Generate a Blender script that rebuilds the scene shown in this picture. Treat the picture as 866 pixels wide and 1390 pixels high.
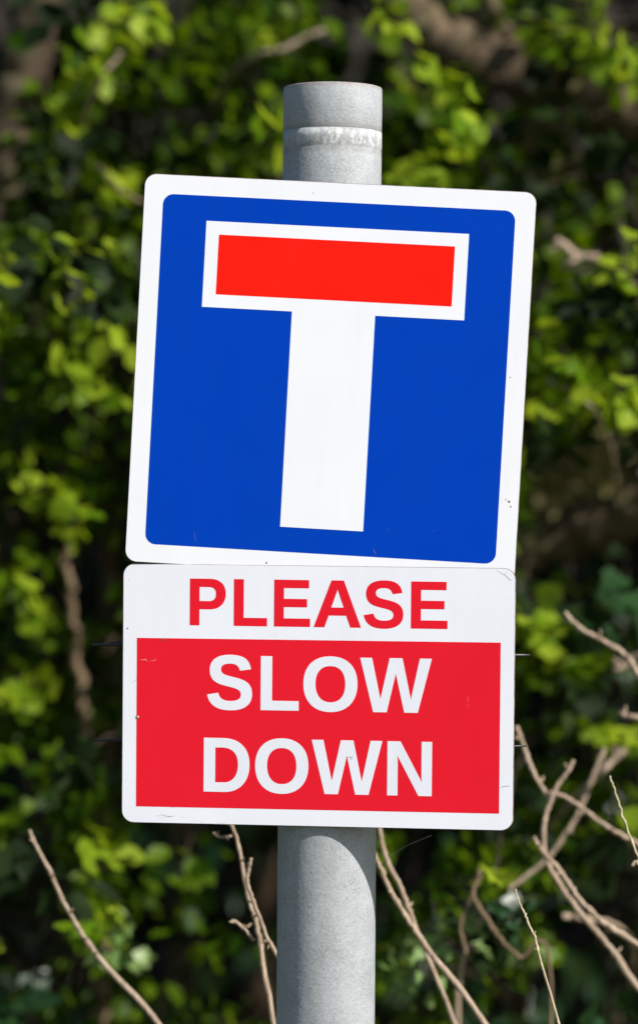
import bpy, bmesh, math, random
import numpy as np
from mathutils import Vector, Matrix, geometry
R = math.radians
rng = np.random.default_rng(11); random.seed(11)
for o in list(bpy.data.objects): bpy.data.objects.remove(o)
SC = bpy.context.scene
COL = SC.collection
# ---------------------------------------------------------------- camera, world, sun, exposure
D = 5.0                      # camera to post, metres
PX = .00085                  # metres per photo pixel at the post
CAMZ, MIDZ = 1.6, 1.797
cam = bpy.data.cameras.new('camera'); camo = bpy.data.objects.new('camera', cam); COL.objects.link(camo)
camo.location = (0, -D, CAMZ); camo.rotation_euler = (R(90), 0, 0)
cam.sensor_fit = 'VERTICAL'; cam.sensor_height = 36; cam.sensor_width = 36
cam.lens = 36 * D / (1390 * PX)
cam.shift_y = (MIDZ - CAMZ) / (1390 * PX)
cam.clip_start = .1; cam.clip_end = 500
cam.dof.use_dof = True; cam.dof.focus_distance = D - .075; cam.dof.aperture_fstop = 2.4
SC.camera = camo
SUN_AZ, SUN_EL = 55.0, 36.0   # degrees to the right of the camera-facing direction, above horizon
sdir = Vector((math.sin(R(SUN_AZ)) * math.cos(R(SUN_EL)), -math.cos(R(SUN_AZ)) * math.cos(R(SUN_EL)), math.sin(R(SUN_EL))))
world = bpy.data.worlds.new('World'); SC.world = world; world.use_nodes = True
wn = world.node_tree; bg = wn.nodes['Background']
sky = wn.nodes.new('ShaderNodeTexSky'); sky.sky_type = 'NISHITA'; sky.sun_disc = False
sky.sun_elevation = R(SUN_EL); sky.sun_rotation = math.atan2(sdir.x, sdir.y)
wn.links.new(sky.outputs[0], bg.inputs[0]); bg.inputs[1].default_value = .075
sl = bpy.data.lights.new('sun', 'SUN'); sl.energy = 4.6; sl.angle = R(.5); sl.color = (1, .955, .89)
so = bpy.data.objects.new('sun', sl); COL.objects.link(so)
so.rotation_euler = (-sdir).to_track_quat('-Z', 'Y').to_euler(); so.location = (4, -4, 5)
SC.view_settings.view_transform = 'Standard'; SC.view_settings.look = 'None'
SC.view_settings.exposure = .62; SC.view_settings.gamma = 1

def at(px, py, Y):           # a point at depth Y behind the post, given in photo pixels at full size
    k = (D + Y) / D
    return Vector(((px - 433) * PX * k, Y, CAMZ + ((MIDZ - (py - 695) * PX) - CAMZ) * k))

# ---------------------------------------------------------------- materials
class NT:
    def __init__(s, name):
        s.m = bpy.data.materials.new(name); s.m.use_nodes = True
        s.t = s.m.node_tree; s.p = s.t.nodes['Principled BSDF']
    def n(s, typ, **kw):
        o = s.t.nodes.new(typ)
        for k, v in kw.items(): setattr(o, k, v)
        return o
    def l(s, a, b): s.t.links.new(a, b)
    def set(s, **kw):
        for k, v in kw.items(): s.p.inputs[k.replace('_', ' ')].default_value = v
        return s
    def coord(s): return s.n('ShaderNodeTexCoord').outputs['Object']
    def noise(s, scale, detail=3, vec=None, rough=.55):
        o = s.n('ShaderNodeTexNoise'); o.inputs['Scale'].default_value = scale; o.inputs['Detail'].default_value = detail
        o.inputs['Roughness'].default_value = rough
        s.l(vec or s.coord(), o.inputs['Vector']); return o.outputs['Fac']
    def ramp(s, fac, stops):
        o = s.n('ShaderNodeValToRGB'); e = o.color_ramp.elements
        while len(e) < len(stops): e.new(.5)
        for q, (p, c) in zip(e, stops):
            q.position = p; q.color = (c, c, c, 1) if not isinstance(c, tuple) else (*c, 1)
        s.l(fac, o.inputs[0]); return o.outputs[0]
    def mix(s, fac, a, b, mode='MIX'):
        o = s.n('ShaderNodeMix', data_type='RGBA', blend_type=mode)
        for v, k in ((fac, 0), (a, 6), (b, 7)):
            if hasattr(v, 'links'): s.l(v, o.inputs[k])
            else: o.inputs[k].default_value = v if not isinstance(v, tuple) else (*v, 1)
        return o.outputs[2]
    def math(s, op, a, b=0.):
        o = s.n('ShaderNodeMath', operation=op)
        for v, k in ((a, 0), (b, 1)):
            if hasattr(v, 'links'): s.l(v, o.inputs[k])
            else: o.inputs[k].default_value = v
        return o.outputs[0]
    def bump(s, h, strength, dist):
        o = s.n('ShaderNodeBump'); o.inputs['Strength'].default_value = strength; o.inputs['Distance'].default_value = dist
        s.l(h, o.inputs['Height']); s.l(o.outputs[0], s.p.inputs['Normal'])
    def base(s, c): s.l(c, s.p.inputs['Base Color'])
    def mapped(s, scale):
        o = s.n('ShaderNodeMapping'); s.l(s.coord(), o.inputs[0]); o.inputs['Scale'].default_value = scale; return o.outputs[0]

def sheeting(name, col, dirt=.0, speck=.5, rough=.5, spec=.3):
    """coloured reflective sign sheeting: faint cell grain, grime film, rare specks and hairline scratches"""
    k = NT(name).set(Roughness=rough, Specular_IOR_Level=spec)
    big = k.ramp(k.noise(9, 4), [(.35, 0.), (.75, 1.)])
    streak = k.ramp(k.noise(6, 3, k.mapped((9, 1, .9))), [(.5, 0.), (.8, 1.)])
    g = tuple(c * .82 for c in col)
    c = k.mix(k.math('MULTIPLY', big, .35 + dirt), col, g)
    c = k.mix(k.math('MULTIPLY', streak, .25 + dirt), c, tuple(x * .84 + .004 for x in col))
    v = k.n('ShaderNodeTexVoronoi'); v.inputs['Scale'].default_value = 55; k.l(k.coord(), v.inputs['Vector'])
    near = k.math('LESS_THAN', v.outputs['Distance'], .035)
    sel = k.math('GREATER_THAN', k.noise(23, 1), .62)
    c = k.mix(k.math('MULTIPLY', k.math('MULTIPLY', near, sel), speck), c, (.13, .11, .09))
    fine = k.ramp(k.noise(620, 2), [(.3, 0.), (.7, 1.)])
    c = k.mix(k.math('MULTIPLY', fine, .18), c, tuple(x * .75 for x in col))
    k.base(c)
    k.l(k.ramp(k.noise(14, 3), [(.3, rough - .08), (.7, rough + .12)]), k.p.inputs['Roughness'])
    k.bump(k.noise(300, 2), .05, .0005)
    return k.m
M = {}
M['white'] = sheeting('white_sheeting', (.88, .89, .95), -.05, .5)
M['white_low'] = sheeting('white_sheeting_lower', (.86, .875, .96), -.05, .5)
M['letter'] = sheeting('white_letter_sheeting', (.83, .85, .94), 0, .3)
M['blue'] = sheeting('blue_sheeting', (.0, .051, .48), 0, .5, .6, .04)
M['red'] = sheeting('orange_red_sheeting', (.95, .010, .003), 0, .3, .5, .12)
M['crimson'] = sheeting('crimson_sheeting', (.82, .011, .028), 0, .4, .5, .12)
k = NT('plate_edge').set(Roughness=.6); k.base(k.ramp(k.noise(70, 3), [(.35, (.09, .06, .05)), (.7, (.26, .22, .21))])); M['edge'] = k.m
k = NT('bare_aluminium').set(Roughness=.42, Metallic=.85); k.base(k.ramp(k.noise(40, 4), [(.3, .32), (.7, .45)])); M['alu'] = k.m
k = NT('black_nylon').set(Roughness=.38); k.base(k.ramp(k.noise(300, 2), [(.4, (.004, .004, .007)), (.8, (.025, .025, .032))])); M['nylon'] = k.m
k = NT('scuff').set(Roughness=.8); k.base(k.ramp(k.noise(500, 2), [(.4, (.16, .15, .15)), (.6, (.35, .33, .34))])); M['scuff'] = k.m
k = NT('pale_scratch').set(Roughness=.7, Base_Color=(.75, .55, .56, 1)); M['scratch'] = k.m
k = NT('rust_spot').set(Roughness=.9, Base_Color=(.16, .10, .045, 1)); M['spot'] = k.m

# galvanised post
k = NT('galvanised_steel').set(Roughness=.58, Metallic=.0, Specular_IOR_Level=.3)
co = k.coord()
c = k.ramp(k.noise(28, 4), [(.3, (.205, .222, .238)), (.7, (.31, .332, .352))])
c = k.mix(k.math('MULTIPLY', k.ramp(k.noise(5, 3, k.mapped((14, 14, 1))), [(.45, 0.), (.7, 1.)]), .5), c, (.22, .225, .215))
v = k.n('ShaderNodeTexVoronoi'); v.inputs['Scale'].default_value = 260; k.l(co, v.inputs['Vector'])
dots = k.math('MULTIPLY', k.math('LESS_THAN', v.outputs['Distance'], .22), k.math('GREATER_THAN', k.noise(120, 2), .56))
c = k.mix(k.math('MULTIPLY', dots, .8), c, (.10, .105, .11))
c = k.mix(k.math('MULTIPLY', k.ramp(k.noise(480, 2), [(.35, 0.), (.65, 1.)]), .45), c, (.46, .48, .50))
sx = k.n('ShaderNodeSeparateXYZ'); k.l(co, sx.inputs[0])
# worn pale band under the top collar, brownish grime on the very top
def band(lo, hi, soft):
    a = k.n('ShaderNodeMapRange'); k.l(sx.outputs['Z'], a.inputs[0]); a.inputs[1].default_value = lo - soft; a.inputs[2].default_value = lo + soft
    b = k.n('ShaderNodeMapRange'); k.l(sx.outputs['Z'], b.inputs[0]); b.inputs[1].default_value = hi + soft; b.inputs[2].default_value = hi - soft
    return k.math('MULTIPLY', a.outputs[0], b.outputs[0])
TOPZ = 2.2863
wb = k.math('MULTIPLY', band(TOPZ - .0715, TOPZ - .0525, .0015), k.ramp(k.noise(120, 5, k.mapped((1, 1, .55)), .75), [(.46, .05), (.58, .75)]))
mr = k.n('ShaderNodeMapRange'); k.l(sx.outputs['X'], mr.inputs[0]); mr.inputs[1].default_value = -.045; mr.inputs[2].default_value = .02; mr.inputs[3].default_value = .35
c = k.mix(k.math('MULTIPLY', wb, mr.outputs[0]), c, (.72, .71, .69))
c = k.mix(k.math('MULTIPLY', band(TOPZ - .079, TOPZ - .0715, .002), k.ramp(k.noise(80, 3), [(.4, .1), (.65, .6)])), c, (.20, .18, .16))
c = k.mix(k.math('MULTIPLY', band(TOPZ - .0515, TOPZ - .0465, .001), .45), c, (.22, .21, .20))
c = k.mix(k.math('MULTIPLY', band(TOPZ - .0035, TOPZ + .01, .0025), k.ramp(k.noise(60, 3), [(.3, .2), (.65, .7)])), c, (.24, .18, .145))
k.base(c)
h = k.math('ADD', k.math('MULTIPLY', k.noise(210, 3), .5), k.noise(60, 3))
k.bump(h, .3, .002); M['galv'] = k.m

def bark(name, a, b, sc=(40, 40, 6), lich=None):
    k = NT(name).set(Roughness=.85)
    n = k.noise(1.0, 5, k.mapped(sc), .65)
    c = k.ramp(n, [(.3, a), (.7, b)])
    if lich: c = k.mix(k.ramp(k.noise(9, 4), [(.55, 0.), (.7, .8)]), c, lich)
    k.base(c); k.bump(n, .6, .01); return k.m
M['bark'] = bark('brown_bark', (.045, .028, .014), (.14, .095, .055), lich=(.13, .12, .045))
M['bark_dark'] = bark('dark_bark', (.022, .013, .007), (.06, .036, .018))
M['bark_mid'] = bark('mid_brown_bark', (.022, .013, .006), (.075, .048, .025), lich=(.09, .08, .035))
M['bark_pale'] = bark('pale_bark', (.10, .09, .05), (.26, .22, .12))
M['twig'] = bark('dry_twig', (.22, .15, .10), (.52, .40, .30), (160, 160, 30))
M['twig_pale'] = bark('pale_dry_twig', (.36, .28, .17), (.62, .52, .36), (160, 160, 30))
M['twig_dim'] = bark('brown_twig', (.10, .065, .035), (.24, .17, .10), (160, 160, 30))
M['stem'] = bark('shrub_stem', (.022, .014, .009), (.055, .035, .02), (90, 90, 20))
M['web'] = NT('cobweb').set(Roughness=.5, Base_Color=(.6, .6, .6, 1)).m
M['soil'] = bark('soil', (.008, .006, .004), (.024, .017, .011), (3, 3, 3))
k = NT('rough_grass').set(Roughness=.9)
k.base(k.mix(k.ramp(k.noise(1.3, 5), [(.4, 0.), (.6, 1.)]), (.05, .075, .02), (.11, .095, .045))); k.bump(k.noise(30, 4), .7, .03); M['ground'] = k.m

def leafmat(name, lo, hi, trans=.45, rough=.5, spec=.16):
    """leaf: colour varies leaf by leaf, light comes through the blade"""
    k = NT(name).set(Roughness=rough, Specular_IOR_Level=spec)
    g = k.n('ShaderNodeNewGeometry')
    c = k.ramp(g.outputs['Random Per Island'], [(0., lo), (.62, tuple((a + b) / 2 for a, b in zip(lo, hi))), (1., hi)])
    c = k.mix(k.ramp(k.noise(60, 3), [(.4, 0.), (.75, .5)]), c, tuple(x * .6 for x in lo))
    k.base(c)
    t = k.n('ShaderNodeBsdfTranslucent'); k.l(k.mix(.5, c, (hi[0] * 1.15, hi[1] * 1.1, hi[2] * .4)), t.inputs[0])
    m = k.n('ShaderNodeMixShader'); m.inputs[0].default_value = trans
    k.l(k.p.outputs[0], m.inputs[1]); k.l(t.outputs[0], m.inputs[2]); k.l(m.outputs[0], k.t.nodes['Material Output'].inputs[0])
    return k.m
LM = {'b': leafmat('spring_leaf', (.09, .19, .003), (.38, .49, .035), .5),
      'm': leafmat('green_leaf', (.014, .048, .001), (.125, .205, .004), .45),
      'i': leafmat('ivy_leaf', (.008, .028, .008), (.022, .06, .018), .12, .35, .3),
      'v': leafmat('pale_ivy_leaf', (.11, .20, .05), (.26, .36, .13), .25, .35),
      'd': leafmat('sunlit_dry_leaf', (.16, .15, .055), (.36, .32, .16), .3, .7),
      'k': leafmat('shade_leaf', (.004, .010, .002), (.014, .030, .005), .2, .6, .12)}  # shade_leaf: the deep shade is darkened into the leaf colour

# ---------------------------------------------------------------- mesh helpers
def tag(o, label=None, cat=None, group=None, kind=None):
    for k_, v_ in (('label', label), ('category', cat), ('group', group), ('kind', kind)):
        if v_: o[k_] = v_
    return o
def link(name, me, mats, parent=None, smooth=False):
    if not isinstance(mats, (list, tuple)): mats = [mats]
    for m in mats: me.materials.append(m)
    if smooth:
        for p in me.polygons: p.use_smooth = True
    o = bpy.data.objects.new(name, me); COL.objects.link(o)
    if parent: o.parent = parent
    return o
def empty(name, loc=(0, 0, 0)):
    o = bpy.data.objects.new(name, None); COL.objects.link(o); o.location = loc; o.empty_display_size = .1; return o
def pyd(name, V, F):
    me = bpy.data.meshes.new(name); me.from_pydata([tuple(v) for v in V], [], [tuple(f) for f in F]); me.update(); return me

class MB:
    def __init__(s): s.V = []; s.F = []; s.mi = []
    def add(s, V, F, mi=0):
        b = len(s.V); s.V += [Vector(v) for v in V]; s.F += [tuple(i + b for i in f) for f in F]; s.mi += [mi] * len(F)
    def tube(s, pts, rad, seg=8, wob=0.):
        pts = [Vector(p) for p in pts]; n = len(pts); V = []; F = []
        up = None
        for i, p in enumerate(pts):
            t = (pts[min(i + 1, n - 1)] - pts[max(i - 1, 0)]).normalized()
            if up is None: up = t.orthogonal().normalized()
            up = (up - t * up.dot(t)).normalized(); sd = t.cross(up)
            r = rad[i]
            for j in range(seg):
                a = 2 * math.pi * j / seg; rr = r * (1 + wob * random.uniform(-1, 1))
                V.append(p + up * math.cos(a) * rr + sd * math.sin(a) * rr)
        for i in range(n - 1):
            for j in range(seg):
                k2 = (j + 1) % seg; F.append((i * seg + j, i * seg + k2, (i + 1) * seg + k2, (i + 1) * seg + j))
        V += [pts[0], pts[-1]]; a, b = n * seg, n * seg + 1
        for j in range(seg):
            k2 = (j + 1) % seg; F.append((a, k2, j)); F.append((b, (n - 1) * seg + j, (n - 1) * seg + k2))
        s.add(V, F)
    def box(s, lo, hi):
        (x0, y0, z0), (x1, y1, z1) = lo, hi
        s.add([(x0, y0, z0), (x1, y0, z0), (x1, y1, z0), (x0, y1, z0), (x0, y0, z1), (x1, y0, z1), (x1, y1, z1), (x0, y1, z1)],
              [(0, 3, 2, 1), (4, 5, 6, 7), (0, 1, 5, 4), (1, 2, 6, 5), (2, 3, 7, 6), (3, 0, 4, 7)])
    def build(s, name, mats, parent=None, smooth=False):
        me = pyd(name, s.V, s.F)
        o = link(name, me, mats, parent, smooth)
        if any(s.mi):
            for p, m in zip(me.polygons, s.mi): p.material_index = m
        return o
def smooth_path(pts, sub=5, jit=0.):
    P = [Vector(p) for p in pts]; out = []
    for i in range(len(P) - 1):
        p0 = P[max(i - 1, 0)]; p1 = P[i]; p2 = P[i + 1]; p3 = P[min(i + 2, len(P) - 1)]
        for k_ in range(sub):
            t = k_ / sub
            q = .5 * ((2 * p1) + (p2 - p0) * t + (2 * p0 - 5 * p1 + 4 * p2 - p3) * t * t + (3 * p1 - p0 - 3 * p2 + p3) * t ** 3)
            if jit and (i or k_): q += Vector([random.gauss(0, jit) for _ in range(3)])
            out.append(q)
    return out + [P[-1]]

# ---------------------------------------------------------------- flat art in plate space (x right, z up, front = -y), millimetres
def sheet(loops, y, name, mat, parent, mm=.001):
    """thin vinyl cut-out from closed loops (outer + holes) lying at depth y, 0.25 mm thick"""
    L = [[Vector((p[0] * mm, p[1] * mm, 0)) for p in lp] for lp in loops]
    tris = geometry.tessellate_polygon(L)
    flat = [p for lp in L for p in lp]
    th = .00008
    V = [(p.x, y, p.y) for p in flat] + [(p.x, y + th, p.y) for p in flat]; n = len(flat); F = []
    for t in tris:
        a, b, c_ = (flat[i] for i in t)
        ar = (b - a).cross(c_ - a).z
        t = t if ar > 0 else t[::-1]
        F.append(tuple(t))
    b0 = 0
    for lp in L:
        m = len(lp)
        for i in range(m):
            F.append((b0 + i, b0 + (i + 1) % m, n + b0 + (i + 1) % m, n + b0 + i))
        b0 += m
    me = pyd(name, V, F)
    bm = bmesh.new(); bm.from_mesh(me); bmesh.ops.recalc_face_normals(bm, faces=bm.faces)
    # open at the back: make sure the face side looks to -y
    f = bm.faces[:1][0] if False else next(iter(bm.faces))
    if f.normal.y > 0: bmesh.ops.reverse_faces(bm, faces=bm.faces)
    bm.to_mesh(me); bm.free()
    return link(name, me, mat, parent)
def rrect(x0, z0, x1, z1, r, n=8):
    P = []
    for cx, cz, a0 in ((x1 - r, z1 - r, 0), (x0 + r, z1 - r, 90), (x0 + r, z0 + r, 180), (x1 - r, z0 + r, 270)):
        for i in range(n + 1):
            a = R(a0 + 90 * i / n); P.append((cx + r * math.cos(a), cz + r * math.sin(a)))
    return P
def plate(loop, name, mat, parent, th=.003, bev=.0008):
    n = len(loop); c = (sum(p[0] for p in loop) / n, sum(p[1] for p in loop) / n)
    def ring(off, y):
        out = []
        for x, z in loop:
            d = math.hypot(x - c[0], z - c[1]); k_ = 1 - off * 1000 / d
            out.append(((c[0] + (x - c[0]) * k_) * .001, y, (c[1] + (z - c[1]) * k_) * .001))
        return out
    V = ring(bev, -th / 2) + ring(0, -th / 2 + bev) + ring(0, th / 2)
    F = [tuple(range(n))[::-1]]
    F[0] = tuple(range(n))
    for k_ in range(2):
        for i in range(n):
            j = (i + 1) % n; F.append((k_ * n + i, (k_ + 1) * n + i, (k_ + 1) * n + j, k_ * n + j))
    F.append(tuple(range(2 * n, 3 * n))[::-1])
    me = pyd(name, V, F)
    o = link(name, me, [mat, M['edge'], M['alu']], parent)
    bm = bmesh.new(); bm.from_mesh(me); bmesh.ops.recalc_face_normals(bm, faces=bm.faces); bm.to_mesh(me); bm.free()
    for p in me.polygons:
        p.material_index = 0 if p.normal.y < -.95 else (2 if p.normal.y > .95 else 1)
    return o
# letter outlines, font units: cap height 1409
GL = {
'P': "M1296 963Q1296 827 1234 720Q1172 613 1056.5 554.5Q941 496 782 496L432 496L432 0L137 0L137 1409L770 1409Q1023 1409 1159.5 1292.5Q1296 1176 1296 963ZM999 958Q999 1180 737 1180L432 1180L432 723L745 723Q867 723 933 783.5Q999 844 999 958Z",
'L': "M137 0L137 1409L432 1409L432 228L1188 228L1188 0Z",
'E': "M137 0L137 1409L1245 1409L1245 1181L432 1181L432 827L1184 827L1184 599L432 599L432 228L1286 228L1286 0Z",
'A': "M1133 0L1008 360L471 360L346 0L51 0L565 1409L913 1409L1425 0ZM739 1192L733 1170Q723 1134 709 1088Q695 1042 537 582L942 582L803 987L760 1123Z",
'S': "M1286 406Q1286 199 1132.5 89.5Q979 -20 682 -20Q411 -20 257 76Q103 172 59 367L344 414Q373 302 457 251.5Q541 201 690 201Q999 201 999 389Q999 449 963.5 488Q928 527 863.5 553Q799 579 616 616Q458 653 396 675.5Q334 698 284 728.5Q234 759 199 802Q164 845 144.5 903Q125 961 125 1036Q125 1227 268.5 1328.5Q412 1430 686 1430Q948 1430 1079.5 1348Q1211 1266 1249 1077L963 1038Q941 1129 873.5 1175Q806 1221 680 1221Q412 1221 412 1053Q412 998 440.5 963Q469 928 525 903.5Q581 879 752 842Q955 799 1042.5 762.5Q1130 726 1181 677.5Q1232 629 1259 561.5Q1286 494 1286 406Z",
'O': "M1507 711Q1507 491 1420 324Q1333 157 1171 68.5Q1009 -20 793 -20Q461 -20 272.5 175.5Q84 371 84 711Q84 1050 272 1240Q460 1430 795 1430Q1130 1430 1318.5 1238Q1507 1046 1507 711ZM1206 711Q1206 939 1098 1068.5Q990 1198 795 1198Q597 1198 489 1069.5Q381 941 381 711Q381 479 491.5 345.5Q602 212 793 212Q991 212 1098.5 342Q1206 472 1206 711Z",
'W': "M1567 0L1217 0L967 1030L715 0L365 0L2 1409L301 1409L551 320L805 1409L1135 1409L1384 320L1632 1409L1931 1409Z",
'D': "M1393 715Q1393 497 1307.5 334.5Q1222 172 1065.5 86Q909 0 707 0L137 0L137 1409L647 1409Q1003 1409 1198 1229.5Q1393 1050 1393 715ZM1096 715Q1096 942 978 1061.5Q860 1181 641 1181L432 1181L432 228L682 228Q872 228 984 359Q1096 490 1096 715Z",
'N': "M995 0L381 1085Q399 927 399 831L399 0L137 0L137 1409L474 1409L1097 315Q1079 466 1079 590L1079 1409L1341 1409L1341 0Z"}
import re
BOLD = 13
def glyph(ch):
    loops = []; cur = None
    for c_, a in re.findall(r'([MLQZ])([^MLQZ]*)', GL[ch]):
        v = [float(x) for x in a.split()]
        if c_ == 'M': loops.append([(v[0], v[1])])
        elif c_ == 'L': loops[-1].append((v[0], v[1]))
        elif c_ == 'Q':
            x0, y0 = loops[-1][-1]
            for i in range(1, 9):
                t = i / 8; loops[-1].append(((1 - t) ** 2 * x0 + 2 * t * (1 - t) * v[0] + t * t * v[2], (1 - t) ** 2 * y0 + 2 * t * (1 - t) * v[1] + t * t * v[3]))
    out = []
    for lp in loops:
        lp = [p for i, p in enumerate(lp) if math.dist(p, lp[i - 1]) > 1]
        q = []
        for i, p in enumerate(lp):
            a, b = lp[i - 1], lp[(i + 1) % len(lp)]
            d1 = (p[0] - a[0], p[1] - a[1]); d2 = (b[0] - p[0], b[1] - p[1]); l1 = math.hypot(*d1); l2 = math.hypot(*d2)
            n1 = (-d1[1] / l1, d1[0] / l1); n2 = (-d2[1] / l2, d2[0] / l2)
            m = (n1[0] + n2[0], n1[1] + n2[1]); k_ = BOLD * 2 / max(.8, m[0] ** 2 + m[1] ** 2)
            q.append((p[0] + m[0] * k_, p[1] + m[1] * k_))
        out.append(q)
    return out
def letter(ch, x0, x1, z0, z1, y, mat, parent):
    g = glyph(ch); xs = [p[0] for lp in g for p in lp]; a, b = min(xs), max(xs)
    s = (z1 - z0) / (1409 + 2 * BOLD)
    g = [[(x0 + (p[0] - a) / (b - a) * (x1 - x0), z0 + (p[1] + BOLD) * s) for p in lp] for lp in g]
    return sheet(g, y, 'letter', mat, parent)
def strip_marks(polys, w, y, name, mat, parent):
    """hairline scratches and cracks: thin ragged strips on a sign face, millimetres"""
    for pl_ in polys:
        V = []; F = []
        b = len(V); n = len(pl_)
        for i, (x, z) in enumerate(pl_):
            x2, z2 = pl_[min(i + 1, n - 1)]; x1, z1 = pl_[max(i - 1, 0)]
            d = math.hypot(x2 - x1, z2 - z1) or 1; nx, nz = -(z2 - z1) / d, (x2 - x1) / d
            ww = w * random.uniform(.3, 1) * (.25 if i in (0, n - 1) else 1) / 2
            V += [((x + nx * ww) * .001, y, (z + nz * ww) * .001), ((x - nx * ww) * .001, y, (z - nz * ww) * .001)]
        for i in range(n - 1): F.append((b + 2 * i, b + 2 * i + 2, b + 2 * i + 3, b + 2 * i + 1))
        link(name, pyd(name, V, F), mat, parent)
def blob_marks(blobs, y, name, mat, parent):
    for x, z, r in blobs:
        V = []; F = []
        b = len(V); n = 9
        for i in range(n):
            a = 2 * math.pi * i / n; rr = r * random.uniform(.55, 1.15)
            V.append(((x + rr * math.cos(a)) * .001, y, (z + rr * math.sin(a)) * .001))
        F.append(tuple(range(b, b + n)))
        link(name, pyd(name, V, F), mat, parent)
def plate_frame(o, x, y, z, yaw, roll, pitch):
    c, s = math.cos, math.sin
    u = Vector((c(roll), 0, -s(roll))); w = Vector((s(roll), 0, c(roll)))
    Rm = Matrix(((c(yaw), s(yaw), 0), (-s(yaw), c(yaw), 0), (0, 0, 1))) @ Matrix(((1, 0, 0), (0, c(pitch), -s(pitch)), (0, s(pitch), c(pitch))))
    u = Rm @ u; w = Rm @ w; v = w.cross(u)
    o.matrix_world = Matrix(((u.x, v.x, w.x, x), (u.y, v.y, w.y, y), (u.z, v.z, w.z, z), (0, 0, 0, 1)))

# ---------------------------------------------------------------- ground, bank
def grid(name, x0, x1, y0, y1, nx, ny, f, mat):
    V = [(x0 + (x1 - x0) * i / nx, y0 + (y1 - y0) * j / ny, 0) for j in range(ny + 1) for i in range(nx + 1)]
    V = [(x, y, f(x, y)) for x, y, _ in V]
    F = [(j * (nx + 1) + i, j * (nx + 1) + i + 1, (j + 1) * (nx + 1) + i + 1, (j + 1) * (nx + 1) + i) for j in range(ny) for i in range(nx)]
    return link(name, pyd(name, V, F), mat, None, True)
tag(grid('ground', -60, 60, -60, 60, 40, 40, lambda x, y: 0, M['ground']), 'rough grassy ground the signpost stands in', 'ground', kind='structure')
def bank(x, y):
    t = max(0, min(1, (y - 4.3) / 2.6)); t = t * t * (3 - 2 * t)
    return -.05 + 4.6 * t + .12 * math.sin(3.1 * x + 1) * math.cos(2.3 * y) * t
tag(grid('backing_bank', -12, 12, 4.0, 14, 96, 60, bank, M['soil']), 'steep dark earth bank added behind the bushes to keep the sky out', 'backing_bank', kind='structure')  # added backdrop that shuts out the sky behind the leaves

# ---------------------------------------------------------------- signpost
PR = .0567
def lathe(mb, prof, seg=64):
    V = [(r * math.cos(2 * math.pi * j / seg), r * math.sin(2 * math.pi * j / seg), z) for r, z in prof for j in range(seg)]
    F = [(i * seg + j, i * seg + (j + 1) % seg, (i + 1) * seg + (j + 1) % seg, (i + 1) * seg + j) for i in range(len(prof) - 1) for j in range(seg)]
    b = len(prof)
    V += [(0, 0, prof[0][1]), (0, 0, prof[-1][1])]
    for j in range(seg):
        F.append((b * seg, (j + 1) % seg, j)); F.append((b * seg + 1, (b - 1) * seg + j, (b - 1) * seg + (j + 1) % seg))
    mb.add(V, F)
post = empty('signpost', (0, 0, 0))
tag(post, 'round galvanised grey steel post with a worn pale ring near its top', 'post')
mb = MB()
lathe(mb, [(PR, -.3), (PR, .6), (PR, 1.2), (PR, 1.6), (PR, 2.0), (PR, TOPZ - .0735), (PR - .0004, TOPZ - .0725), (PR + .0001, TOPZ - .0713), (PR + .0002, TOPZ - .061), (PR + .0001, TOPZ - .0518)])
shaft = mb.build('pole', M['galv'], post, True)
mb = MB()
lathe(mb, [(PR - .0008, TOPZ - .0519), (PR - .0004, TOPZ - .0512), (PR, TOPZ - .0500), (PR + .0003, TOPZ - .03), (PR + .0002, TOPZ - .002), (PR - .0006, TOPZ - .0005), (PR - .0022, TOPZ)])
mb.build('cap', M['galv'], post, True)
mb = MB()
lathe(mb, [(PR + .016, -.05), (PR + .016, .02), (PR + .010, .045), (PR + .0002, .05)])
mb.build('footing_collar', M['alu'], post, True)
# slight lean to the right: axis x = .0078 at z 1.28, .0160 at z 2.29
lean = math.atan2(.0160 - .0080, 2.29 - 1.28)
post.location = (.0080 - 1.28 * math.tan(lean), 0, 0); post.rotation_euler = (0, lean, 0)

# ---------------------------------------------------------------- sign plates
def back_fixings(parent, zs, wid):
    for z in zs:
        m = MB(); m.box((-wid / 2, .0016, z - .012), (wid / 2, .0046, z + .012)); m.build('channel', M['alu'], parent)
HS = .0015                                             # half plate thickness
top = empty('no_through_road_sign')
tag(top, 'square blue sign with a white T whose crossbar is red, tilted clockwise', 'road sign')
plate(rrect(-222.8, -220.8, 223.2, 221.2, 13), 'panel', M['white'], top)
sheet([rrect(-200.5, -199.4, 200.5, 199.2, 12)], -HS - .00010, 'blue_field', M['blue'], top)
sheet([[(-149.6, 73.4), (-46.5, 73.4), (-46.5, -171.1), (48.4, -171.1), (48.4, 73.4), (149.4, 73.4), (149.5, 170.8), (-149.6, 170.9)]], -HS - .00020, 'white_symbol', M['white'], top)
sheet([[(-134.5, 88.3), (134.4, 88.3), (134.4, 156), (-134.4, 156)]], -HS - .00030, 'red_bar', M['red'], top)
back_fixings(top, (-.12, .12), .40)
strip_marks([[(60, -189), (63, -194), (65, -196)], [(76, -170), (78, -166)], [(-145, -182), (-143, -190), (-141, -194)]], .5, -HS - .00040, 'scratch', M['scuff'], top)
blob_marks([(-60, -213, 1.3), (70, -215, 1.5), (212, -128, 1.6), (214, -134, 1.1), (208, -126, .8), (205, 12, .9), (-30, 208, .7), (190, -40, .6)], -HS - .00008, 'dirt_spot', M['spot'], top)
plate_frame(top, .0116, -.082, 1.9454, .1126, .0613, .0495)

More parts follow.
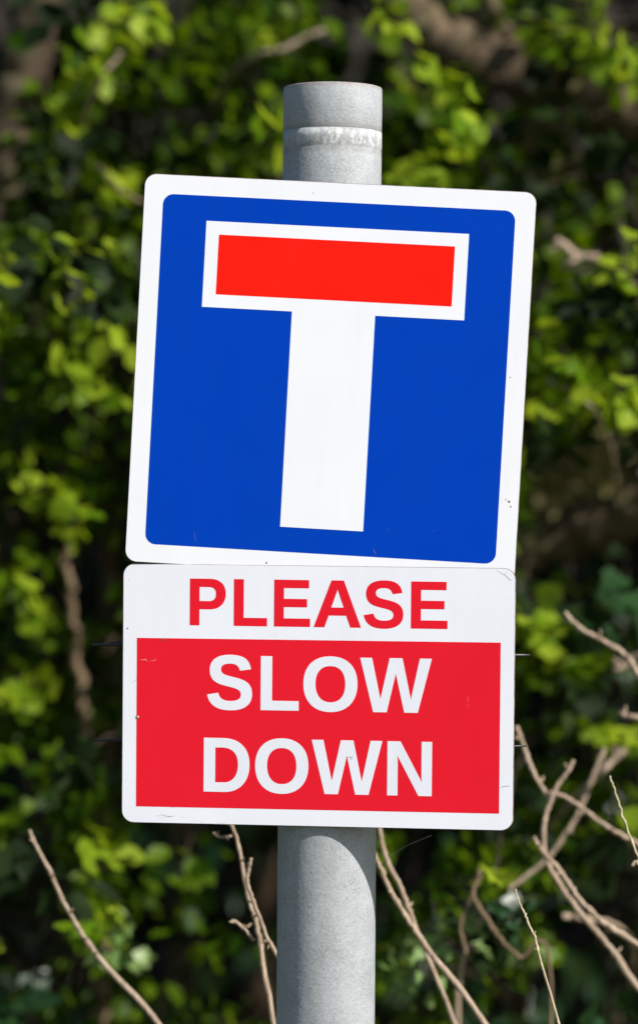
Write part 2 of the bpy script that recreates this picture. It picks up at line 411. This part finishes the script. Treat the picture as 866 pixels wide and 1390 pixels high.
low = empty('slow_down_sign')
tag(low, 'white and red rectangular sign reading PLEASE SLOW DOWN under the blue one', 'notice')
plate(rrect(-225.3, -148.5, 225.3, 148.5, 13.5), 'panel', M['white_low'], low)
sheet([[(-208.5, -129.9), (209.3, -129.4), (209.1, 64.4), (-208.7, 63.5)]], -HS - .00010, 'red_panel', M['crimson'], low)
words = empty('wording'); words.parent = low
for ch, x0, x1 in (('P', -147.6, -106), ('L', -96.7, -58.2), ('E', -50.3, -8.7), ('A', -4.7, 49.8), ('S', 52.6, 97.9), ('E', 106.6, 148.4)):
    letter(ch, x0, x1, 78.8, 132.2, -HS - .00010, M['crimson'], low)
for ch, x0, x1 in (('S', -126.8, -74.8), ('L', -64.9, -21.0), ('O', -15.8, 46.3), ('W', 49.1, 131)):
    letter(ch, x0, x1, -16.8, 44.9, -HS - .00020, M['letter'], low)
for ch, x0, x1 in (('D', -130.1, -77.1), ('O', -70.6, -9.2), ('W', -5.6, 75.4), ('N', 81.3, 132.3)):
    letter(ch, x0, x1, -111.2, -49.5, -HS - .00020, M['letter'], low)
bpy.data.objects.remove(words)
back_fixings(low, (-.085, .05), .40)
strip_marks([[(-205, 38), (-198, 39), (-196, 36)], [(-193, 37), (-188, 38), (-186, 40)], [(172, 2), (173, -3)], [(171, -6), (173, -8)]], .7, -HS - .00030, 'scratch', M['scratch'], low)
strip_marks([[(-186, -141), (-178, -139), (-170, -141), (-163, -140)], [(-182, -142.5), (-172, -142)], [(-157, -141.5), (-152, -142)], [(-133, -146), (-130, -146.5)], [(-115, -146.5), (-104, -147)],
             [(203, 146), (210, 142), (213, 141), (218, 136), (221, 134)], [(213, 141), (215, 145)], [(-214, 12), (-208, 16), (-203, 18)], [(209, -100), (216, -98), (222, -98)]], .75, -HS - .00008, 'scuff', M['scuff'], low)
blob_marks([(-220, 74, 1.1), (-219, 130, .6)], -HS - .00008, 'dirt_spot', M['spot'], low)
blob_marks([(-208, -28, 2.2), (-178, 62, 1.7), (36, -68.5, .6), (39, -68.8, .9), (41.5, -69, .5), (40, -71, .5), (-66, -57, .5), (-165, -130, .5)], -HS - .00035, 'rivet_hole', M['spot'], low)
blob_marks([(-206.6, -26.8, 1.3)], -HS - .00045, 'chip', M['letter'], low)
plate_frame(low, -.002, -.0685, 1.5846, .1524, .0168, .0511)
bpy.context.view_layer.update()
# nylon ties behind the lower plate, their cut ends sticking out past its sides
inv = low.matrix_world.inverted()
def tie(pL, pR, r):
    m = MB(); path = []
    cz = (pL[1] + pR[1]) / 2
    a = inv @ at(pL[0], pL[1], -.055); b = inv @ at(pR[0], pR[1], -.075)
    a.y = b.y = .0085
    pts = [a.lerp(b, t / 16) for t in range(17)]
    for i, p in enumerate(pts): p.z += .002 * math.sin(i * 1.1) * (0 if i in (0, 16) else 1)
    rr = [r * (.35 if i == 0 or i == 16 else (.8 if i in (1, 15) else 1)) for i in range(17)]
    m.tube(pts, rr, 8)
    # flatten into a strap
    m.build('cable_tie', M['nylon'], low, True)
tie((117, 877), (722, 888), .0038); tie((119, 1008.5), (717, 1011), .0026)
# pole clips (behind both plates)
for par, zs in ((top, (-.12, .12)), (low, (-.085, .05))):
    iv = par.matrix_world.inverted()
    for z in zs:
        c0 = par.matrix_world @ Vector((0, 0, z)); ax = post.matrix_world @ Vector((0, 0, c0.z))
        m = MB(); n = 24; V = []; F = []
        for i in range(n + 1):
            a = R(-70 + 320 * i / n - 90 + 15)
            a = 2 * math.pi * i / n
            for rr, dz in ((PR + .0003, -.011), (PR + .0023, -.011), (PR + .0023, .011), (PR + .0003, .011)):
                V.append(iv @ Vector((ax.x + rr * math.cos(a), ax.y + rr * math.sin(a), c0.z + dz)))
        for i in range(n):
            for j in range(4): F.append((i * 4 + j, i * 4 + (j + 1) % 4, (i + 1) * 4 + (j + 1) % 4, (i + 1) * 4 + j))
        m.add(V, F); m.build('clip', M['alu'], par)

# ---------------------------------------------------------------- leaves
LEAF2 = np.array([(0, 0, 0), (0, .25, -.035), (0, .5, -.045), (0, .78, -.02), (0, 1, .03),      # midrib
                  (-.20, .14, .03), (-.36, .38, .055), (-.30, .66, .05), (-.13, .87, .03),
                  (.20, .14, .03), (.36, .38, .055), (.30, .66, .05), (.13, .87, .03)])
LF = [(0, 1, 5), (5, 1, 2, 6), (6, 2, 3, 7), (7, 3, 8), (8, 3, 4), (0, 9, 1), (9, 10, 2, 1), (10, 11, 3, 2), (11, 12, 3), (12, 4, 3)]
IVY = np.array([(0, 0, 0), (0, .3, -.02), (0, .55, -.03), (0, .8, -.02), (0, 1, .02),
                (-.34, -.02, .05), (-.42, .34, .04), (-.24, .50, .03), (-.20, .74, .03),
                (.34, -.02, .05), (.42, .34, .04), (.24, .50, .03), (.20, .74, .03)])
def leaves(P, A, N, S, shape=LEAF2, wid=1.):
    A = A / np.linalg.norm(A, axis=1)[:, None]
    N = N - A * (A * N).sum(1)[:, None]; N = N / np.linalg.norm(N, axis=1)[:, None]; B = np.cross(A, N)
    V = []; n = len(P); T = shape
    curl = rng.uniform(-.5, .9, n)
    out = np.zeros((n, len(T), 3))
    w = wid * rng.uniform(.8, 1.2, n)
    for i, (x, y, z) in enumerate(T):
        zz = z * rng.uniform(.5, 1.6, n) - curl * .25 * y * y
        out[:, i] = P + S[:, None] * (B * (x * w)[:, None] + A * y + N * zz[:, None])
    return out.reshape(-1, 3)
def leafmesh(name, P, A, N, S, mat, parent=None, shape=LEAF2, wid=1.):
    P, A, N, S = map(np.asarray, (P, A, N, S)); n = len(P)
    V = leaves(P, A, N, S, shape, wid); F = []
    k_ = len(shape)
    for i in range(n): F += [tuple(j + i * k_ for j in f) for f in LF]
    me = bpy.data.meshes.new(name); me.from_pydata(V.tolist(), [], F); me.update()
    return link(name, me, mat, parent, True)
def cluster(px, py, r, n, Y, size, spread=.12, look=(.35, -.65, .55)):
    """a tuft of leaves around a point, drooping outwards from it"""
    c = np.array(at(px, py, Y)); k_ = (D + Y) / D * PX
    off = rng.normal(0, 1, (n, 3)) * np.array([r * k_ * .62, spread * .6, r * k_ * .55])
    P = c + off
    A = off * np.array([1, 1, .6]) / (r * k_) * .5 + np.array([0, -.15, -.55]) + rng.normal(0, .45, (n, 3))
    N = np.array(look) + rng.normal(0, .55, (n, 3))
    S = size * rng.uniform(.65, 1.2, n)
    return P, A, N, S
def shrub(name, label, cat, clumps, root, Ys, group=None, stem_r=.0045, seed=0, size=.043):
    random.seed(seed)
    o = empty(name, (root[0], root[1], 0)); tag(o, label, cat, group)
    acc = {}; cl = []
    for px, py, r, n, kd in clumps:
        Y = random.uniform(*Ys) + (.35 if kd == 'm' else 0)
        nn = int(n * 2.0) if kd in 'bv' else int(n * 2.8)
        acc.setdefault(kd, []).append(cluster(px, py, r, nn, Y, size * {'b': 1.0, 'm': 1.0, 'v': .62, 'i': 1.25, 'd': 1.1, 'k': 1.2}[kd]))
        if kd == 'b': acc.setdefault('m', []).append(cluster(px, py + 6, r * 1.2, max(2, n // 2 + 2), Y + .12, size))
        cl.append(at(px, py, Y))
    for kd, lst in acc.items():
        P, A, N, S = (np.concatenate([q[i] for q in lst]) for i in range(4))
        P = P - np.array(o.location)
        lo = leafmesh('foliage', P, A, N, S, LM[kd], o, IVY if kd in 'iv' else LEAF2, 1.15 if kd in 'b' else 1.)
    # branchlets: each tuft hangs from a short arching shoot off the nearest main stem
    m = MB(); L = o.location
    zt = max(c.z for c in cl) + .1
    stems = []
    for k_ in range(2):
        x = root[0] + random.uniform(-.12, .12); pts = [Vector((x, root[1] + .75, -.05))]
        tx = random.choice(cl).x
        for i in range(1, 8):
            t = i / 7; pts.append(Vector((x + (tx - x) * t * t + random.gauss(0, .025), root[1] + .75 + random.gauss(0, .04), zt * t)))
        sp = smooth_path(pts, 4); stems.append(sp)
        m.tube([p - L for p in sp], [stem_r * (1.5 - 1.2 * i / len(sp)) for i in range(len(sp))], 7, .1)
    for c in cl:
        best = min((p for s_ in stems for p in s_), key=lambda p: (p - c - Vector((0, 0, -.12))).length)
        mid = best.lerp(c, .55) + Vector((0, -.02, .05))
        sp = smooth_path([best, mid, c], 4, .003)
        m.tube([p - L for p in sp], [.0028 - .0016 * i / len(sp) for i in range(len(sp))], 5)
    m.build('branches', M['stem'], o, True)
    return o

UL = [(195,15,28,8,'b'),(175,45,24,6,'b'),(150,30,20,4,'m'),(132,85,24,7,'b'),(105,95,26,6,'b'),(60,130,20,4,'m'),(97,158,24,9,'b'),(100,185,16,4,'b'),(55,180,25,6,'m'),
 (55,220,28,6,'m'),(95,240,26,7,'b'),(150,235,26,7,'b'),(185,240,22,5,'m'),(8,4,14,4,'b'),(240,95,32,7,'m'),(285,75,30,8,'m'),(265,60,22,4,'m'),(320,50,33,8,'m'),(372,48,15,4,'b'),
 (340,20,30,7,'m'),(395,20,33,7,'m'),(60,300,33,7,'m'),(20,295,24,4,'m'),(132,300,25,7,'b'),(170,285,24,5,'m'),(300,190,33,6,'m'),(340,215,33,7,'m'),(372,178,18,4,'b'),(255,215,28,5,'m'),(225,200,20,4,'m'),(230,140,25,4,'m')]
LMID = [(20,370,24,8,'b'),(68,368,24,8,'b'),(102,373,18,6,'b'),(92,337,20,5,'b'),(145,348,16,4,'b'),(150,385,28,6,'m'),(40,420,28,7,'m'),(90,412,16,5,'b'),(120,440,24,6,'m'),(145,448,22,5,'b'),
 (178,400,20,4,'m'),(20,460,24,5,'m'),(60,480,28,7,'m'),(100,490,24,6,'m'),(132,522,20,7,'b'),(160,470,20,4,'m'),(60,538,15,4,'m'),(90,503,15,4,'b'),(48,443,10,2,'v'),(170,440,20,4,'m'),(10,410,20,4,'b')]
LLOW = [(20,610,28,5,'m'),(85,585,14,2,'m'),(115,615,28,6,'m'),(155,640,28,6,'m'),(55,655,20,5,'b'),(85,640,22,5,'m'),(105,680,14,4,'b'),(65,708,18,4,'m'),(92,722,12,3,'b'),(60,755,22,5,'m'),(8,780,18,6,'b'),(33,782,16,4,'b'),
 (45,835,16,5,'b'),(20,905,24,6,'m'),(48,930,18,5,'b'),(8,930,14,4,'b'),(90,930,26,6,'m'),(130,940,26,6,'m'),(65,975,26,6,'m'),(15,970,20,4,'m')]
LBOT = [(10,1020,14,3,'m'),(80,1035,22,4,'m'),(110,1075,26,7,'m'),(135,1065,18,4,'m'),(15,1110,25,5,'m'),(95,1110,22,6,'m'),(137,1130,10,3,'m'),(130,1152,14,5,'b'),(152,1165,8,2,'b'),(130,1200,32,8,'m'),(170,1190,22,4,'m'),
 (130,1250,18,7,'b'),(105,1265,18,3,'m'),(167,1262,14,6,'v'),(150,1290,25,6,'v'),(185,1300,18,5,'v'),(160,1340,40,8,'m'),(60,1350,35,6,'m')]
UR = [(528,18,16,5,'b'),(545,55,22,4,'m'),(588,108,22,7,'b'),(560,130,28,6,'m'),(605,145,20,5,'m'),(635,130,22,4,'m'),(630,172,22,7,'b'),(590,180,24,5,'m'),(560,232,26,8,'b'),(600,232,22,6,'b'),(545,180,24,4,'m'),
 (650,215,28,6,'m'),(690,235,28,4,'m'),(545,250,15,3,'b')]
RTOP = [(753,42,24,9,'b'),(798,55,18,7,'b'),(813,68,14,4,'b'),(770,90,28,6,'m'),(728,82,14,4,'b'),(852,80,20,6,'b'),(820,110,24,4,'m'),(720,145,24,4,'m'),(825,165,16,5,'m'),(860,175,14,4,'b'),
 (740,255,30,6,'m'),(790,270,28,5,'m'),(840,265,26,5,'m'),(770,305,26,4,'m'),(735,320,18,3,'m'),(680,20,20,3,'m'),(700,165,20,4,'m')]
RMID = [(845,355,22,6,'b'),(800,375,28,7,'m'),(760,390,28,6,'m'),(850,400,14,6,'b'),(820,400,18,4,'m'),(728,460,14,5,'b'),(775,440,24,4,'m'),(800,445,26,5,'m'),(745,492,13,5,'b'),(768,488,10,3,'v'),(786,507,12,5,'b'),
 (733,520,14,4,'m'),(788,535,14,3,'b'),(742,552,18,6,'b'),(845,530,24,7,'b'),(858,560,18,6,'b'),(805,520,24,4,'m'),(835,450,18,3,'m'),(770,545,16,3,'m')]
RLOW = [(718,842,16,8,'b'),(740,862,14,6,'b'),(710,872,12,3,'b'),(783,903,14,5,'b'),(710,910,18,4,'m'),(757,912,18,4,'m'),(800,925,18,4,'m'),(770,985,22,4,'m'),(806,975,16,4,'m'),(825,998,14,5,'b'),(855,1003,14,4,'b'),
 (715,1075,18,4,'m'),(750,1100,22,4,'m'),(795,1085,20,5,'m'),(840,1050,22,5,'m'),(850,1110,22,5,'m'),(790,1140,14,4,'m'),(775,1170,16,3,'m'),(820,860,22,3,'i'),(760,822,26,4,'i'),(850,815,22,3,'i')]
RBOT = [(620,1160,26,6,'m'),(655,1155,24,5,'m'),(602,1190,14,3,'m'),(695,1160,20,3,'m'),(670,1195,13,5,'b'),(735,1185,18,4,'m'),(700,1250,20,4,'m'),(690,1228,18,6,'i'),
 (650,1250,13,6,'v'),(553,1278,11,5,'v'),(585,1288,13,6,'v'),(533,1300,12,4,'v'),(685,1268,10,4,'v'),(733,1288,15,6,'v'),(655,1290,10,3,'v'),(520,1290,10,2,'m'),(620,1340,60,12,'m'),(560,1340,40,8,'v')]
def scat(x0, x1, y0, y1, st, kinds, n=6):
    return [(x + random.uniform(-20, 20), y + random.uniform(-20, 20), 30, n, random.choice(kinds)) for x in range(x0, x1, st) for y in range(y0, y1, st)]
def fill(x0, x1, y0, y1, st, skip):
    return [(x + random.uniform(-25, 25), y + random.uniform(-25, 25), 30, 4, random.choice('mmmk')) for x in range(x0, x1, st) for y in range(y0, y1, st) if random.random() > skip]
_fill = fill
CLEAR = [(20,10,38),(45,50,38),(70,100,30),(560,20,32),(620,65,40),(680,95,38),(730,108,32),(820,135,30),(866,155,34),(740,738,48),(800,718,50),(866,690,45),(700,752,45),(345,110,18),(790,335,24),(760,325,22)]
def clear(L): return [c for c in L if all(math.hypot(c[0] - a, c[1] - b) > r_ for a, b, r_ in CLEAR)]
def fill(*a): return clear(_fill(*a))
UL, RTOP, RMID, UR = clear(UL), clear(RTOP), clear(RMID), clear(UR)
UL += fill(70, 440, 0, 320, 52, .2)
LMID += fill(0, 200, 330, 540, 46, .25)
LLOW += fill(0, 200, 580, 1000, 66, .5)
LBOT += fill(60, 260, 1020, 1380, 66, .5)
UR += fill(520, 720, 0, 300, 55, .4)
RTOP += fill(700, 880, 0, 330, 52, .4)
RMID += fill(720, 880, 340, 600, 48, .3)
RLOW += fill(700, 880, 800, 1180, 62, .42)
RBOT += fill(540, 740, 1130, 1380, 58, .4)
UL += scat(-420, -40, -60, 300, 68, 'mmb') + scat(215, 420, 290, 560, 66, 'mmb')
LMID += scat(-420, -40, 320, 700, 68, 'mmb')
LLOW += scat(-420, -40, 720, 1060, 68, 'mmb') + scat(215, 420, 600, 1000, 66, 'mmb')
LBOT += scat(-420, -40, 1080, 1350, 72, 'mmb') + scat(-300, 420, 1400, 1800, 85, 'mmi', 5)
UR += scat(470, 680, 300, 560, 66, 'mmb')
RTOP += scat(920, 1300, -60, 320, 68, 'mmb')
RMID += scat(920, 1300, 340, 660, 68, 'mmb')
RLOW += scat(920, 1300, 700, 1300, 72, 'mmb') + scat(470, 680, 600, 1060, 66, 'mmb')
RBOT += scat(480, 1200, 1400, 1800, 85, 'mmi', 5)
G = 'leafy shrubs behind the signs'
shrub('leafy_shrub', 'bright spring-leaved shrub at the upper left behind the blue sign', 'shrub', UL, (-.65, 1.45), (1.15, 1.7), G, seed=1)
shrub('leafy_shrub', 'dense yellow-green shrub left of the middle of the blue sign', 'shrub', LMID, (-.45, 1.1), (.95, 1.35), G, seed=2)
shrub('leafy_shrub', 'dim green shrub left of the seam between the two signs', 'shrub', LLOW, (-.55, 1.3), (1.1, 1.5), G, seed=3)
shrub('leafy_shrub', 'low green shrub left of the foot of the red sign, with a pale ivy patch', 'shrub', LBOT, (-.4, .9), (.8, 1.1), G, seed=4)
shrub('leafy_shrub', 'small bright-leaved shrub just right of the top of the post', 'shrub', UR, (.25, 1.3), (1.05, 1.4), G, seed=5)
shrub('leafy_shrub', 'large-leaved bright shrub in the upper right corner', 'shrub', RTOP, (.6, 1.5), (1.2, 1.6), G, seed=6)
shrub('leafy_shrub', 'bright round-leaved shrub right of the middle of the blue sign', 'shrub', RMID, (.52, 1.1), (.95, 1.3), G, seed=7)
shrub('leafy_shrub', 'shrub of scattered yellow-green leaves right of the red sign behind bare twigs', 'shrub', RLOW, (.5, 1.2), (1.0, 1.35), G, seed=8)
shrub('leafy_shrub', 'low shrub with small pale ivy leaves at the bottom right of the post', 'shrub', RBOT, (.3, .8), (.7, 1.0), G, seed=9)

# dim thicket of countless leaves deep behind
def thicket(n, xr, yr, zr, size, kd, name, label, parent=None, dens=None):
    P = np.c_[rng.uniform(*xr, n), rng.uniform(*yr, n), rng.uniform(*zr, n)]
    f = np.sin(P[:, 0] * 7.3 + 1.3 * np.sin(P[:, 2] * 5)) * np.sin(P[:, 2] * 6.1 + P[:, 1] * 3) + rng.normal(0, .5, n)
    if dens is not None: P = P[f > dens]
    n = len(P)
    A = np.array([0, -.2, -.7]) + rng.normal(0, .5, (n, 3)); N = np.array([.2, -.8, .5]) + rng.normal(0, .5, (n, 3))
    o = leafmesh(name, P, A, N, size * rng.uniform(.6, 1.3, n), LM[kd], parent, IVY if kd in 'i' else LEAF2)
    return o
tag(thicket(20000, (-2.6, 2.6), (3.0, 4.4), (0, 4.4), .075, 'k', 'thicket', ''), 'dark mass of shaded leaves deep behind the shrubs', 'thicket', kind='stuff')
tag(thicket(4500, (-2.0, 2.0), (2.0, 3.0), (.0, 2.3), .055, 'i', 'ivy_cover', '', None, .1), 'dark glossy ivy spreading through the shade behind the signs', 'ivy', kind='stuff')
dry = [(690,30,30,9),(705,62,18,5),(640,50,14,4),(556,96,10,3),(735,168,36,10),(770,195,22,6),(700,195,18,4),(800,290,15,4),(850,110,12,2),(785,590,30,8),(745,655,28,7),(775,640,22,5),(820,630,26,6),(600,8,18,4),(245,40,14,4),(760,20,14,3)]  # pale olive leaf colour stands in for sunlight on growth far behind
lst = [cluster(a, b, c_, n * 4, 2.02 + random.uniform(-.05, .15), .045) for a, b, c_, n in dry]
P, A, N, S = (np.concatenate([q[i] for q in lst]) for i in range(4))
tag(leafmesh('sunlit_dry_foliage', P, A, N, S, LM['d']), 'pale olive leaves toned as sunlit far vegetation, glimpsed through gaps on the right', 'far vegetation', kind='stuff')

# ---------------------------------------------------------------- trees with their limbs
def limb_path(pts, Y0, Y1=None):
    Y1 = Y0 if Y1 is None else Y1; n = len(pts)
    return [at(x, y, Y0 + (Y1 - Y0) * i / (n - 1)) for i, (x, y) in enumerate(pts)]
def crown(parent, x, y, z, rx, ry, rz, n, size=.07):
    d = rng.normal(0, 1, (n, 3)); d /= np.linalg.norm(d, axis=1)[:, None]
    d *= rng.uniform(.35, 1, n)[:, None] ** .5 * (1 + .25 * np.sin(d[:, :1] * 7) * np.cos(d[:, 2:] * 6))
    P = np.array([x, y, z]) + d * np.array([rx, ry, rz]) - np.array(parent.location)
    A = rng.normal(0, .6, (n, 3)) + np.array([0, 0, -.6]); N = rng.normal(0, .6, (n, 3)) + np.array([0, 0, .7])
    leafmesh('crown', P, A, N, size * rng.uniform(.7, 1.3, n), LM['m'], parent)
def tree(label, paths, mat, crown_at, name='tree', group=None):
    base = paths[0][0][-1] if paths[0][0][-1].z < paths[0][0][0].z else paths[0][0][0]
    o = empty(name, (base.x, base.y, 0)); tag(o, label, 'tree', group)
    for i, (pts, r0, r1) in enumerate(paths):
        sp = smooth_path(pts, 6, .004); m = MB(); n = len(sp)
        m.tube([p - o.location for p in sp], [r0 + (r1 - r0) * j / n for j in range(n)], 14, .07)
        m.build('trunk' if i == 0 else 'limb', mat, o, True)
    if crown_at: crown(o, *crown_at)
    return o
k2 = (D + 2.4) / D * PX
TG = 'trees in the shade behind the shrubs'
t1 = limb_path([(-30, 420), (-5, 250), (25, 120), (50, 40), (62, -60), (70, -300)], 1.9)
tree('thick brown trunk leaning up in the upper left corner', [([Vector((t1[0].x - .2, 1.9, -.1)), Vector((t1[0].x - .12, 1.9, .9))] + t1, .045, .034)], M['bark_mid'], (-.7, 2.3, 4.6, 1.0, .9, .7, 1800), group=TG)
t2 = limb_path([(335, 420), (345, 200), (352, 80), (345, -60), (320, -300)], 2.5)
tree('dark upright trunk behind the top left of the post', [([Vector((t2[0].x + .05, 3.6, -.1)), Vector((t2[0].x, 3.3, 1.2))] + t2, .05, .035)], M['bark_dark'], (-.1, 2.6, 4.8, .9, .8, .6, 1500), group=TG)
t3 = limb_path([(225, 420), (232, 200), (238, 100), (246, 20), (250, -60), (262, -300)], 2.7)
tree('slim pale trunk between the darker trunks at the upper left', [([Vector((t3[0].x - .05, 3.8, -.1)), Vector((t3[0].x, 3.5, 1.2))] + t3, .026, .022)], M['bark_pale'], None, group=TG)
l1 = limb_path([(1050, 250), (940, 190), (866, 152), (800, 128), (735, 105), (680, 92), (620, 68), (570, 30), (520, -40), (470, -200)], 1.72)
root = [Vector((1.35, 1.8, -.1)), Vector((1.3, 1.8, 1.2)), Vector((1.15, 1.76, 2.1))]
l2 = limb_path([(990, 610), (930, 655), (866, 690), (800, 718), (740, 738), (690, 755), (600, 770)], 1.5, 1.65)
tree('leaning tree with a thick limb crossing the upper right and another lower down', [(root + l1, .075, .030), ([Vector((1.3, 1.5, 1.25))] + l2, .05, .027), (limb_path([(735, 105), (700, 60), (670, 20), (650, -60)], 1.72), .014, .008)], M['bark'], (1.7, 2.9, 3.75, 2.9, 1.7, .55, 16000, .13), group=TG)  # its crown is an unseen flat leaf mass, added to shade the background
t4 = limb_path([(150, 690), (125, 600), (105, 545), (85, 500), (60, 430)], 1.9)
t4b = limb_path([(125, 600), (150, 545), (175, 500), (210, 440)], 1.9)
tree('thin forked dark stem left of the blue sign', [([Vector((t4[0].x, 1.9, -.1)), Vector((t4[0].x - .02, 1.9, .9))] + t4, .018, .010), (t4b, .013, .008)], M['bark'], None, 'sapling')
t5 = limb_path([(140, 1330), (128, 1150), (122, 1000), (100, 860), (92, 760), (105, 690)], 1.5)
tree('slender brown stem rising left of the red sign', [([Vector((t5[0].x, 1.5, -.1))] + t5, .010, .005)], M['twig_dim'], None, 'sapling')

# ---------------------------------------------------------------- bare twigs
TW = 'bare twigs round the signs'
def px_edge(pts): return pts[-1][0] > 860 and pts[-1][1] < 1250
def twig(label, paths, Y, mat='twig', root=None, dY=0.):
    """paths: list of (pixel points from tip to butt, tip width px, butt width px); the first runs on to the ground"""
    k_ = (D + Y) / D * PX; o = None; random.seed(len(label) * 7 + int(Y * 100))
    for i, (pts, w0, w1) in enumerate(paths):
        n = len(pts); P = [at(x, y, Y + dY * j / max(1, n - 1) + (.01 * i)) for j, (x, y) in enumerate(pts)]
        ex = []
        if i == 0:
            d = (P[-1] - P[-2]).normalized(); g = P[-1]
            rx = root if root is not None else g.x + d.x * .75 + (.5 if px_edge(pts) else 0)
            g2 = g + d * (.05 if mat == 'twig_dim' else .22); ex = [g2, Vector(((g2.x + 2 * rx) / 3, g.y + .05, max(.45, g2.z * .5))), Vector((rx, g.y + .1, -.03))]
            if Y > .55 and root is None:
                ex = [g + d * .05 + Vector((0, .12, -.01)), g + d * .10 + Vector((0, .45, -.06)), g + d * .12 + Vector((0, .9, -.2))]
            o = empty('bare_twig', (ex[-1].x, ex[-1].y, 0)); tag(o, label, 'twig', TW)
        sp = smooth_path(P + ex, 7, .0004)
        m = MB(); N_ = len(sp); nb = 7 * (n - 1)
        rad = []
        for j in range(N_):
            w = w0 + (w1 - w0) * min(1, j / max(1, nb)); r = w * k_ / 2 * .84
            if j % 9 == 4: r *= 1.18
            rad.append(r * random.uniform(.9, 1.08))
        m.tube([p - o.location for p in sp], rad, 9, .06)
        for j in range(5, nb - 2, random.choice((11, 14, 17))):
            t = (sp[j - 1] - sp[j]).normalized(); sd = t.orthogonal(); sd.rotate(Matrix.Rotation(random.uniform(0, 6.28), 3, t)); rb = rad[j]
            c0 = sp[j] - o.location + sd * rb * .7; d = (t * .8 + sd * .9).normalized()
            m.tube([c0, c0 + d * rb * 1.2, c0 + d * rb * 2.2, c0 + d * rb * 3.0], [rb * .45, rb * .55, rb * .4, rb * .1], 6)
        m.build('stem' if i == 0 else 'side_shoot', M[mat], o, True)
    return o
twig('straight bare twig alone in the bottom left corner', [([(40,1127),(50,1150),(68,1182),(82,1215),(97,1243),(115,1273),(137,1303)], 5.5, 9)], .35)
twig('bare twig with a curled tip just left of the post', [([(309,1117),(316,1123),(325,1155),(335,1208),(347,1250),(353,1278),(357,1305)], 5, 8.5), ([(290,1130),(297,1135),(306,1137),(314,1135)], 4, 4)], .22)
twig('thin bare twig leaning against the left side of the post', [([(341,1165),(338,1180),(336,1198),(343,1222),(352,1245),(364,1276),(380,1303)], 6, 7), ([(314,1251),(320,1252),(330,1260),(345,1277)], 7, 6), ([(341,1255),(334,1259),(331,1260)], 5, 4)], .16)
twig('thick pale bare twig touching the right side of the post', [([(490,1125),(508,1160),(521,1190),(536,1220),(560,1258),(578,1286)], 7, 9.5)], .25)
twig('thinner bare twig second from the post on its right', [([(512,1105),(516,1132),(523,1163),(542,1202),(555,1235),(565,1263)], 8, 8)], .32)
twig('small sharp upright twig standing alone below the lower right corner of the red sign', [([(699,1207),(704,1224),(711,1239),(716,1250),(725,1272),(730,1290),(734,1306)], 2.6, 4)], .05, 'twig_pale')
twig('thin sharp twig with a knotty side bud at the right edge', [([(827,1053),(836,1080),(846,1111),(856,1140),(868,1168),(885,1200)], 3, 4.2), ([(858,1175),(862,1170),(870,1172)], 7, 5)], .08, 'twig_pale')
twig('curving bare twig right of the red sign with a short upper fork', [([(778,1032),(768,1050),(755,1068),(744,1095),(738,1120),(738,1150),(743,1172),(766,1211),(785,1237),(804,1259),(830,1290),(850,1320)], 6.5, 10), ([(701,986),(709,1010),(718,1036),(730,1060),(741,1077),(746,1086)], 8, 8)], .45, root=.75)
twig('bare twig running low to the bottom right corner', [([(724,1136),(735,1155),(756,1177),(775,1205),(790,1226),(823,1256),(870,1285)], 6, 10)], .4)
twig('yellowish bare twig sloping down to the right edge', [([(744,1076),(762,1080),(780,1090),(800,1105),(815,1117),(840,1132),(872,1149)], 7, 8)], .5)
twig('soft brown twig rising behind the yellowish sloping twig', [([(820,1016),(810,1040),(800,1065),(790,1090),(780,1112),(765,1135),(748,1160)], 8, 7)], .75, 'twig', .3)
twig('blunt blurred twig above the right edge cluster', [([(848,1018),(832,1032),(812,1052)], 11, 9)], .95)
twig('pale bare twig ending in mid air at the upper right of the red sign', [([(766,831),(775,842),(790,855),(809,865),(828,876),(847,889),(870,920)], 7, 10)], .55)
twig('faint horizontal twig at the right edge beneath the pale one', [([(834,906),(845,905),(860,893),(880,885)], 14, 9)], .9)
twig('short pale twig entering from the right edge level with SLOW', [([(842,967),(850,973),(872,975)], 8, 9)], .6)
twig('stub of blurred twig at the lower right pointing left', [([(763,1244),(775,1245),(792,1247)], 11, 9)], .8)
twig('crooked brown twig with a budded tip between the ivy and the post', [([(651,1182),(647,1196),(641,1214),(650,1232),(661,1248),(677,1272),(690,1287),(706,1300)], 9, 6), ([(641,1214),(634,1228),(624,1256),(628,1275),(633,1296)], 6, 6)], .55, 'twig_dim', root=.28)
twig('knobbly pinkish dead twig right of the top of the blue sign', [([(752,326),(766,334),(780,347),(795,350),(815,354)], 13, 15)], 1.2)
twig('short orange brown twig among round leaves right of the blue sign', [([(743,517),(758,524),(776,532)], 8, 6)], 1.0)
twig('thin brown twig in the leaves at the top left', [([(168,68),(158,80),(148,92),(135,110)], 9, 7)], 1.3)
twig('pale slanting twig beside the top left of the post', [([(440,40),(412,52),(385,66),(350,74)], 9, 7)], 1.5)
twig('brown twig crossing the leaves left of the top of the blue sign', [([(195,275),(170,262),(155,250),(148,240)], 7, 5)], 1.25, 'twig_dim')
# one cobweb thread between the red sign and a twig
m = MB(); m.tube(smooth_path([at(524, 1168, .2), at(548, 1150, .12), at(585, 1134, 0)], 5), [.00016] * 11, 4)
tag(m.build('cobweb', M['web'], None, True), 'single thin cobweb thread under the red sign right of the post', 'cobweb')
